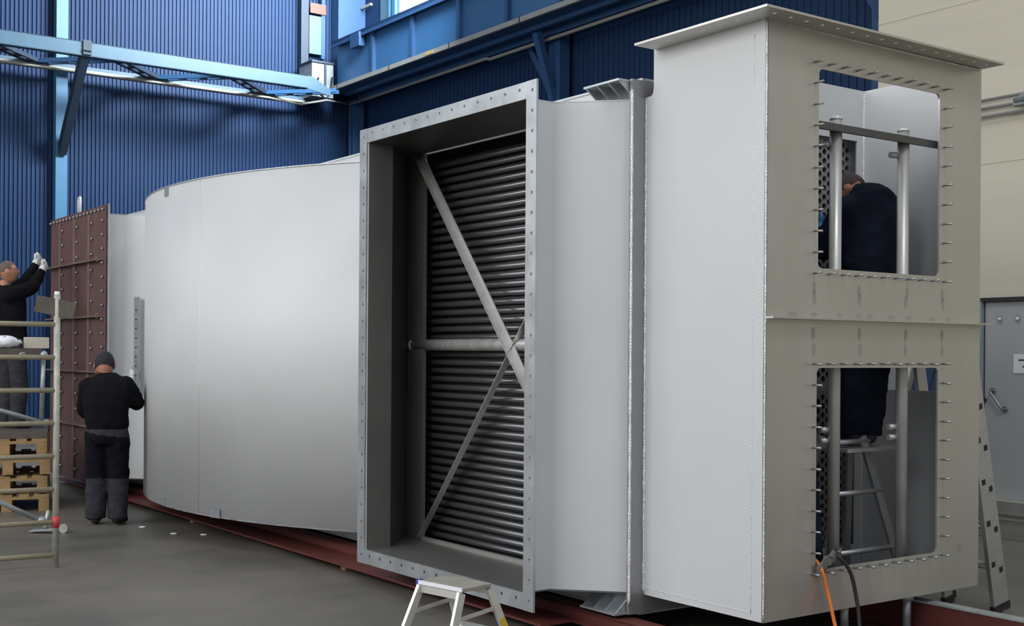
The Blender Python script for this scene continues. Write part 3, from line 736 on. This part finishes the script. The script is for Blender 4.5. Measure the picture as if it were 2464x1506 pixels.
for sd in ('l', 'r'):
    EB += [('chest', sd+'_shoulder'), (sd+'_shoulder', sd+'_elbow'), (sd+'_elbow', sd+'_wrist'), ('pelvis', sd+'_hip'), (sd+'_hip', sd+'_knee'), (sd+'_knee', sd+'_ankle'), (sd+'_ankle', sd+'_toe')]
def bodypts(d):
    R = dict(pelvis=(.09, .08), waist=(.08, .07), chest=(.08, .07), neck=(.058, .058), head_base=(.055, .055), shoulder=(.062, .062), elbow=(.046, .046), wrist=(.030, .026), hip=(.085, .085), knee=(.058, .058), ankle=(.042, .042), toe=(.035, .03), head=(.0, .0))
    out = {'pelvis': (*d['pelvis'], *R['pelvis'])}
    for k_, p in d.items():
        b_ = k_.split('_')[-1] if k_ != 'head_base' else 'head_base'
        out[k_] = (*p, *R[b_])
    return out
def mk(d):
    P = bodypts(d); H = P.pop('head'); PB = dict(P)
    return PB, H
# the person() needs 'head' for the head centre but not in the skin graph
_skin = skin
def skin(verts, edges, sub=2):
    used = {a for e_ in edges for a in e_}
    return _skin({k_: v for k_, v in verts.items() if k_ in used}, edges, sub)

# worker standing on the floor, back to the camera
d2 = dict(pelvis=(.0, 0, .88), waist=(-.01, .0, 1.03), chest=(-.02, .06, 1.22), neck=(-.08, .17, 1.38), head_base=(-.10, .21, 1.43), head=(-.105, .24, 1.49),
          l_shoulder=(-.20, .08, 1.29), l_elbow=(-.265, .16, 1.06), l_wrist=(-.10, .38, 1.10), r_shoulder=(.15, .07, 1.30), r_elbow=(.23, .14, 1.14), r_wrist=(.16, .38, 1.20),
          l_hip=(-.095, 0, .84), l_knee=(-.105, .03, .47), l_ankle=(-.105, -.0, .10), l_toe=(-.13, .14, .03),
          r_hip=(.095, 0, .84), r_knee=(.10, .04, .47), r_ankle=(.105, .0, .10), r_toe=(.13, .14, .03))
P2 = bodypts(d2)
person('worker in black jumper and dark knit cap standing with back turned by the curved shell', (-3.80, 11.55, 0), P2, EB,
       dict(torso=[(-.0, 0, .885, .185, .14), (-.0, 0, .93, .20, .155), (-.01, 0, 1.03, .205, .16), (-.02, .02, 1.14, .215, .17), (-.02, .05, 1.24, .225, .17), (-.02, .08, 1.33, .20, .15), (-.03, .12, 1.39, .13, .11), (-.06, .16, 1.425, .075, .07)],
            ra=(.095, .075, .055), rl=(.115, .098, .092), hips=[(0, 0, .76, .15, .13), (0, 0, .82, .195, .15), (0, 0, .92, .185, .145), (0, 0, .97, .17, .13)],
            jm=M['jblack'], tm=[M['trgrey'], M['trblack']], hair=M['hair']), (-.25, 1, -.55), (-.1, .45, 1), beanie=True, hs=1.1)
# worker on the pallets reaching up
d1 = dict(pelvis=(.03, 0, .93), waist=(.02, 0, 1.08), chest=(-.02, .03, 1.34), neck=(-.10, .06, 1.54), head_base=(-.09, .07, 1.61), head=(-.065, .09, 1.69),
          l_shoulder=(-.08, .14, 1.44), l_elbow=(.03, .34, 1.60), l_wrist=(.075, .50, 1.80), r_shoulder=(.02, -.08, 1.42), r_elbow=(.19, .10, 1.52), r_wrist=(.225, .30, 1.72),
          l_hip=(-.06, .06, .88), l_knee=(-.06, .10, .47), l_ankle=(-.08, .06, .10), l_toe=(.04, .14, .03),
          r_hip=(.09, -.06, .88), r_knee=(.12, -.04, .47), r_ankle=(.10, -.06, .10), r_toe=(.22, .02, .03))
P1 = bodypts(d1)
person('worker in black jumper with cropped hair and white gloves reaching up to the brown cover', (-5.41, 13.25, .79), P1, EB,
       dict(torso=[(.03, 0, .93, .15, .13), (.03, 0, 1.0, .15, .13), (.02, 0, 1.12, .145, .13), (0, .01, 1.25, .16, .15), (-.02, .03, 1.38, .16, .16), (-.05, .04, 1.47, .12, .13), (-.09, .06, 1.545, .068, .068)],
            ra=(.095, .072, .05), rl=(.105, .09, .085), hips=[(.02, 0, .82, .13, .12), (.03, 0, .90, .15, .13), (.03, 0, 1.0, .14, .12)],
            jm=M['jblack'], tm=[M['trgrey']], hair=M['hairg']), (.85, .35, .14), (-.14, 0, 1), gloves=(M['glovew'], ('l', 'r')))
# worker inside the header box
d3 = dict(pelvis=(.03, -.02, .90), waist=(.03, -.02, 1.05), chest=(.02, .0, 1.33), neck=(-.02, .09, 1.50), head_base=(-.04, .12, 1.52), head=(-.07, .15, 1.565),
          l_shoulder=(-.14, .0, 1.42), l_elbow=(-.25, .06, 1.20), l_wrist=(-.235, .19, 1.31), r_shoulder=(.13, .0, 1.42), r_elbow=(.17, .12, 1.15), r_wrist=(.05, .24, 1.2),
          l_hip=(-.07, -.02, .86), l_knee=(-.07, .02, .47), l_ankle=(-.09, .0, .10), l_toe=(-.10, .13, .03),
          r_hip=(.08, -.02, .86), r_knee=(.06, .03, .47), r_ankle=(.01, .0, .10), r_toe=(.01, .13, .03))
P3 = bodypts(d3)
b3 = Wp(1.36, .42, 1.09)
person('worker in navy jacket bent over inside the header box, standing on a step ladder', b3, P3, EB,
       dict(torso=[(.01, -.02, .76, .17, .13), (.01, -.02, .90, .18, .14), (.0, -.02, 1.1, .185, .15), (.01, -.01, 1.25, .19, .16), (.02, .0, 1.36, .185, .16), (.03, .02, 1.46, .16, .145), (.03, .05, 1.54, .125, .12), (.015, .08, 1.60, .075, .08)],
            ra=(.095, .075, .055), rl=(.11, .085, .08), hips=[(.0, -.02, .80, .14, .12), (.01, -.02, .90, .16, .13), (.01, -.02, 1.0, .15, .12)],
            jm=M['jnavy'], tm=[M['trnavy']], hair=M['hair']), (-.75, .35, -.75), (-.6, .35, .8), gloves=(M['gloveb'], ('l',)))

# ================================================================== ladder inside the header box
il = thing('step_ladder', 'aluminium step ladder inside the header box under the worker', 'ladder', Wp(0, 0, 0), YAW)
def rail(mb, p0, p1, w_=.055, h=.022, up=(0, 1, 0)): mb.bar(p0, p1, w_, h, up)
legs = [((1.555, .30, ZB+.015), (1.235, .36, 1.15)), ((.86, .30, ZB+.015), (1.0, .36, 1.15)), ((1.62, .78, ZB+.015), (1.32, .52, 1.15)), ((.98, .78, ZB+.015), (1.06, .52, 1.15))]
for p0, p1 in legs:
    mb = MB(); rail(mb, p0, p1); obj('stile', mb, M['alug'], il)
for f in (.24, .63, .97):
    a_ = Vector(legs[0][0]).lerp(Vector(legs[0][1]), f); b_ = Vector(legs[1][0]).lerp(Vector(legs[1][1]), f)
    mb = MB(); mb.tube([b_-Vector((.03, 0, 0)), a_+Vector((.05, 0, 0))], .016, 10); obj('rung', mb, M['alug'], il)
mb = MB(); mb.box((.98, .26, 1.07), (1.56, .60, 1.09)); obj('platform', mb, M['alug'], il)
mb = MB(); n = 6
vs = [(1.0+.02*math.sin(i*2.1), .60+.02*math.cos(i), 1.02-.13*i) for i in range(n)]+[(1.12+.05*i*.3, .62, 1.02-.13*i) for i in range(n)]
mb.add(vs, [(i, i+1, n+i+1, n+i) for i in range(n-1)], 0, True)
o = tag(obj('blue_cloth', mb, M['navys']), 'dark blue cloth hanging behind the step ladder in the header box', 'cloth'); hall(o); o.modifiers.new('s', 'SOLIDIFY').thickness = .01
mb = MB(); mb.sphere((.98, .70, 2.16), .1, 0, 16, 12, (.8, .6, 2.2))
for i, v in enumerate(mb.v): r = random.Random(i % 190); mb.v[i] = (v[0]+r.uniform(-.016, .016), v[1]+r.uniform(-.012, .012), v[2]+r.uniform(-.02, .02))
o = hall(tag(obj('plastic_bag', mb, M['bagclear']), 'crumpled dark shiny bag below the blue glove in the upper window', 'bag')); 

# cables and rag at the lower window
def cable(pts, r, m, nm, lab):
    P_ = [Vector(p) for p in pts]; out = []
    for i in range(len(P_)-1):
        a_ = P_[max(i-1, 0)]; b_ = P_[i]; c_ = P_[i+1]; d_ = P_[min(i+2, len(P_)-1)]
        for k_ in range(8):
            u = k_/8; out.append(.5*((2*b_)+(-a_+c_)*u+(2*a_-5*b_+4*c_-d_)*u*u+(-a_+3*b_-3*c_+d_)*u**3))
    out.append(P_[-1]); mb = MB(); mb.tube(out, r, 8); return hall(tag(obj(nm, mb, m), lab, 'cable'))
cable([(.50, .30, .30), (.46, .10, .52), (.425, -.015, .50), (.45, -.05, .35), (.44, -.14, .12), (.40, -.32, .012), (.35, -.9, .012), (.6, -1.8, .012)], .010, M['orange'], 'orange_cable', 'orange cable hanging out of the lower header box window')
cable([(.80, .30, .30), (.66, .06, .54), (.55, -.02, .56), (.60, -.07, .47), (.625, -.10, .30), (.60, -.16, .10), (.55, -.35, .012), (.6, -1.2, .012), (.9, -2.0, .012)], .011, M['black'], 'black_cable', 'black cable looping out of the lower header box window')
mb = MB(); nx, ny = 10, 6; vs = []
for i in range(nx):
    for j in range(ny): vs.append((.39+.022*i, -.008-.010*abs(math.sin(i*1.3+j)), .455+.014*j*(.5+.5*math.sin(.3+i*.31))+.010*i+.008*math.sin(i*2+j*1.7)))
mb.add(vs, [(i*ny+j, (i+1)*ny+j, (i+1)*ny+j+1, i*ny+j+1) for i in range(nx-1) for j in range(ny-1)], 0, True)
o = hall(tag(obj('rag', mb, M['rag']), 'dirty grey rag lying over the lower left window corner', 'rag')); o.modifiers.new('s', 'SOLIDIFY').thickness = .008

# ================================================================== leaning sheets behind the header box
def sheet(s0, wd, hh, m, lab, lean=.35):
    mb = MB(); mb.plate([(s0, 0.0), (s0+wd, 0.0), (s0+wd-.25, hh), (s0-.25, hh)], [], .03, lambda u, v, w_: (6.42-lean*(1-v/hh)+w_-.05, u, v))
    return hall(tag(obj('leaning_board', mb, m), lab, 'board', 'boards leaning on the beige wall'))
sheet(4.05, .20, 1.9, M['greys'], 'narrow grey board leaning on the wall, leftmost of those seen through the lower window')
sheet(3.93, .07, 1.95, M['white'], 'narrow white board leaning between grey and navy boards')
sheet(3.66, .22, 1.8, M['navys'], 'dark navy board leaning next to the white board')
sheet(3.40, .22, 1.85, M['navys'], 'dark navy board leaning nearest the grey door')
mb = MB()
for k_ in range(4): mb.box((6.486, 4.13, 1.56+.05*k_), (6.490, 4.26-.02*(k_ % 2), 1.575+.05*k_), 1)
mb.box((6.490, 4.08, 1.2), (6.498, 4.32, 2.0)); hall(tag(obj('notice', mb, [M['card'], M['dark']]), 'cream notice with dark lines on the beige wall behind the header box', 'notice'))

# ================================================================== extension ladders leaning on header box
def ladder(t0, s0, t1, z1, lab, wid=.40, r0=.0):
    th_ = thing('extension_ladder', lab, 'ladder', C0, YAW, 'ladders leaning behind the header box')
    for q in (0, 1):
        p0 = Vector((t0, s0+q*wid, .0)); p1 = Vector((t1, s0+q*wid, z1)); mb = MB()
        mb.bar(p0, p1, .085, .028, (0, 1, 0)); n_ = int((p1-p0).length/.27); d = (p1-p0).normalized()
        for k_ in range(1, n_):
            c = p0+(p1-p0)*(k_*.27+r0)/(p1-p0).length; x = d.cross(Vector((0, 1, 0))).normalized()
            mb.add([c+x*a_*.02+d*b_*.018+Vector((0, -.0146, 0)) for a_, b_ in ((-1, -1), (1, -1), (1, 1), (-1, 1))], [(0, 1, 2, 3)], 1)
        mb.bar(p0, p0+d*.05, .095, .036, (0, 1, 0), 2)
        obj('stile', mb, [M['alug'], M['hole'], M['black']], th_)
    L = (Vector((t1, 0, z1))-Vector((t0, 0, 0))).length
    for k_ in range(1, int(L/.27)):
        f = (k_*.27+r0)/L; mb = MB(); mb.tube([(t0+(t1-t0)*f, s0, z1*f), (t0+(t1-t0)*f, s0+wid, z1*f)], .014, 8); obj('rung', mb, M['alug'], th_)
ladder(2.50, .22, 1.99, 2.25, 'grey aluminium ladder leaning on the right side of the header box')
ladder(2.36, .18, 1.925, 2.05, 'shorter aluminium ladder section behind the leaning ladder', .36, .05)

# ================================================================== step stool in front
st = thing('step_stool', 'small aluminium step stool in front of the open inlet', 'step stool', (-.27, 5.98, 0), math.radians(-43))
px_, py_ = .15, .10                     # half sizes of platform: x along front edge, y depth
mb = MB(); mb.box((-px_, -py_, .50), (px_, py_, .52)); tp_ = obj('top_platform', mb, M['tread'], st, bevel=.004)
mb = MB(); mb.box((-px_-.004, -py_-.006, .503), (px_+.004, -py_, .522)); obj('platform_edge', mb, M['white'], tp_)
mb = MB(); mb.box((-px_-.014, -py_-.008, .497), (-px_, -py_+.03, .523)); obj('edge_cap', mb, M['bluecap'], tp_)
for sy in (-1, 1):
    for sx_ in (-1, 1):
        top = Vector((sx_*(px_-.01), sy*(py_-.005), .495)); bot = Vector((sx_*(px_+.045), sy*(py_+.19), .02)); mb = MB()
        mb.bar(top, bot, .018, .042, (0, 1, 0) if True else (1, 0, 0)); lg = obj('leg', mb, M['alu'], st)
        mb = MB(); mb.bar(bot+(top-bot)*.0, bot+(top-bot)*.06, .026, .05, (0, 1, 0)); obj('foot_cap', mb, M['bluecap'], lg)
        if sx_ == 1:
            mb = MB(); a_ = bot+(top-bot)*.40; b_ = bot+(top-bot)*.68; off_ = Vector((.0015, 0, 0)); mb.bar(a_+off_, b_+off_, .0185, .034, (0, 1, 0)); obj('warning_label', mb, M['yellow'], lg, 'yellow label')
    mb = MB(); mb.box((-px_+.0, min(sy*(py_-.004), sy*(py_+.004)), .465), (px_, max(sy*(py_-.004), sy*(py_+.004)), .50)); obj('top_rail', mb, M['alu'], st)
    f = .49; yy = sy*(py_-.005+f*.195); xx = px_-.01+f*.055
    mb = MB(); mb.box((-xx, yy-.045, .25), (xx, yy+.045, .268)); sp = obj('step', mb, M['alu'], st, bevel=.003)
    mb = MB(); mb.box((-xx-.012, yy-.045, .247), (-xx, yy+.045, .271)); mb.box((xx, yy-.045, .247), (xx+.012, yy+.045, .271)); obj('edge_cap', mb, M['bluecap'], sp)
for sx_ in (-1, 1):
    mb = MB(); mb.bar((sx_*(px_+.002), -py_-.06, .37), (sx_*(px_+.002), py_+.06, .40), .008, .018); obj('spreader', mb, M['alu'], st)

# ================================================================== scaffold at left
SX, SY = -3.425, 9.25
dv = Vector((.859, .512, 0))*1.0
sf = thing('tubular_scaffold', 'beige tubular scaffold end frame at the left edge', 'scaffold', (SX, SY, 0), 0)
def Sp(d, z, o=0): return Vector((-dv.x*d-dv.y*o*0, -dv.y*d+o, z))
mb = MB(); mb.tube([(0, 0, 0), (0, 0, 2.055)], .0235, 16); po = obj('post', mb, M['scafw'], sf)
mb = MB(); mb.tube([(0, 0, .30), (0, 0, .385)], .0245, 16); obj('sticker', mb, M['redp'], po, 'red sticker')
mb = MB(); mb.tube([(0, 0, 2.0), (0, 0, 2.075)], .0205, 16, rr=[.0205, .019]); obj('spigot', mb, M['white'], po)
mb = MB(); mb.tube([Sp(1.35, 0), Sp(1.35, 2.05)], .0235, 16); obj('post', mb, M['scafw'], sf)
for k_ in range(8):
    z_ = .095+.2475*k_
    mb = MB(); mb.tube([Sp(0, z_), Sp(1.35, z_)], .0195, 14); obj('rung', mb, M['scaf'], sf)
# braces with hooks
for (p0, p1, r, nm) in (((-.10, -.0, 1.60), (-.13, .04, 1.10), .016, 1), ((-.10, .05, 1.08), (-.75, -.3, 1.32), .016, 1), ((-.115, .02, .345), (-.62, -.28, .66), .019, 1)):
    mb = MB(); mb.tube([p0, p1], r, 12); mb.sphere(p0, r*1.9, 0, 10, 8); obj('diagonal_brace', mb, M['galv'], sf)
# castor of the other frame and foot plate
cw = thing('scaffold_castor', 'white scaffold castor and foot plate on the floor behind the scaffold post', 'castor', (-4.17, 11.0, 0))
mb = MB(); mb.tube([(.17, -.02, .04), (.17, .02, .04)], .04, 16); obj('wheel', mb, M['scafw'], cw)
mb = MB(); mb.bar((-.12, 0, .02), (.10, 0, .035), .10, .012); mb.tube([(0, 0, .03), (.03, 0, .20)], .018, 8); obj('plate', mb, M['galv'], cw)
# deck
dk = thing('deck_plank', 'dark scaffold deck plank on the scaffold rungs', 'plank', (SX, SY, 0))
mb = MB(); mb.plate([(-1.3, -.75), (-.10, -.02), (-.40, .62), (-1.6, -.1)], [], .045, lambda u, v, w_: (u, v, 1.60+.0+w_)); obj('board', mb, M['plank'], dk)
mb = MB()
for q in (.25, .9): mb.tube([Vector((-dv.x*q, -dv.y*q+.03, 1.585)), Vector((-dv.x*q-.05, -dv.y*q+.10, 1.61))], .03, 10)
obj('deck_hook', mb, M['galv'], dk)
tb = MB(); tb.bar((-.145, -.045, .035), (.125, .02, -.02), .02, .125); o = tag(obj('toe_board_end', tb, M['plank']), 'dark grey board end hooked on top of the scaffold post', 'board'); o.location = (SX, SY, 1.95)
bg_ = MB(); bg_.sphere((0, 0, 0), .075, 0, 18, 12, (1.7, 1.0, .62))
for i, v in enumerate(bg_.v): r = random.Random(i*7+1); bg_.v[i] = (v[0]+r.uniform(-.012, .012), v[1]+r.uniform(-.012, .012), max(-.043, v[2]+r.uniform(-.010, .010)))
o = tag(obj('plastic_bag', bg_, M['white']), 'crumpled white plastic bag on the scaffold deck', 'bag'); o.location = (SX-.42, SY+.05, 1.69)
mb = MB(); mb.box((-.09, -.06, 0), (.09, .06, .085)); o = tag(obj('cardboard_box', mb, M['card'], bevel=.004), 'cream box beside the white bag on the scaffold deck', 'box'); o.location = (SX-.22, SY+.17, 1.646); o.rotation_euler = (0, 0, .4)
mb = MB(); mb.box((-.13, -.09, 0), (.13, .09, .08)); o = tag(obj('tool_case', mb, M['black'], bevel=.01), 'dark tool case at the left end of the scaffold deck', 'case'); o.location = (SX-.72, SY-.16, 1.646); o.rotation_euler = (0, 0, .5)

# ================================================================== pallets
def pallet_meshes():
    parts = []
    L, Wd = 1.2, .8
    for y0 in (-.4, -.1725, .055, .255): pass
    for y0, wd in ((-.40, .145), (-.21, .10), (-.05, .145), (.14, .10), (.255, .145)):
        parts.append(('deck_board', MB().box((-.6, y0, .150), (.6, y0+wd, .172))))
    for x0 in (-.6, -.0725, .455): parts.append(('cross_board', MB().box((x0, -.4, .122), (x0+.145, .4, .150))))
    for x0 in (-.6, -.0725, .455):
        for y0 in (-.4, -.05, .3): parts.append(('block', MB().box((x0, y0, .022), (x0+.145, y0+.1, .122))))
    for y0 in (-.4, -.05, .3): parts.append(('bottom_board', MB().box((-.6, y0, 0), (.6, y0+.1, .022))))
    return parts
labs = ['bottom wooden pallet of the stack, standing on the floor', 'wooden pallet second from the floor in the stack', 'wooden pallet third from the floor in the stack', 'topmost wooden pallet of the stack under the worker\'s feet']
px0, py0 = -5.28, 12.93
pr = thing('pallet', labs[0], 'pallet', (px0, py0, 0), 1.92, 'stack of wooden pallets')
for n_, m_ in pallet_meshes(): obj(n_, m_, M['wood'], pr)
for k_ in range(1, 4): dup(pr, (px0+random.uniform(-.02, .02), py0+random.uniform(-.02, .02), .188*k_), 1.92+random.uniform(-.03, .03), labs[k_])
mb = MB(); mb.box((-.58, -.38, 0), (.55, .38, .05)); o = tag(obj('plank_sheet', mb, M['plank']), 'dark sheet lying on top of the pallet stack', 'board'); o.location = (px0, py0, .188*3+.173+.001); o.rotation_euler = (0, 0, 1.92)

# ================================================================== small things
mb = MB(); mb.box((-.032, 0, -.045), (.032, .003, .045)); mb.tube([(0, 0, .045), (0, 0, .08)], .004, 6, 1)
mb.box((-.022, -.0015, -.02), (.022, 0, -.017), 1)
o = tag(obj('paper_tag', mb, [M['white'], M['greybox']]), 'white paper tag hanging on the outlet panel beside the standing worker', 'tag'); o.location = Wp(-.345, 8.70, 1.39)
for k_, (x, y) in enumerate(((-3.40, 11.35), (-3.0, 10.95), (-2.72, 10.9))):
    mb = MB(); mb.sphere((0, 0, .008), .02, 0, 8, 5, (1.8, 1, .4)); o = tag(obj('floor_scrap', mb, M['white']), ['small white scrap by the standing worker\'s feet', 'small white scrap on the floor below the curved shell', 'tiny white scrap on the floor, rightmost of three near the shell'][k_], 'scrap'); o.location = (x, y, 0)
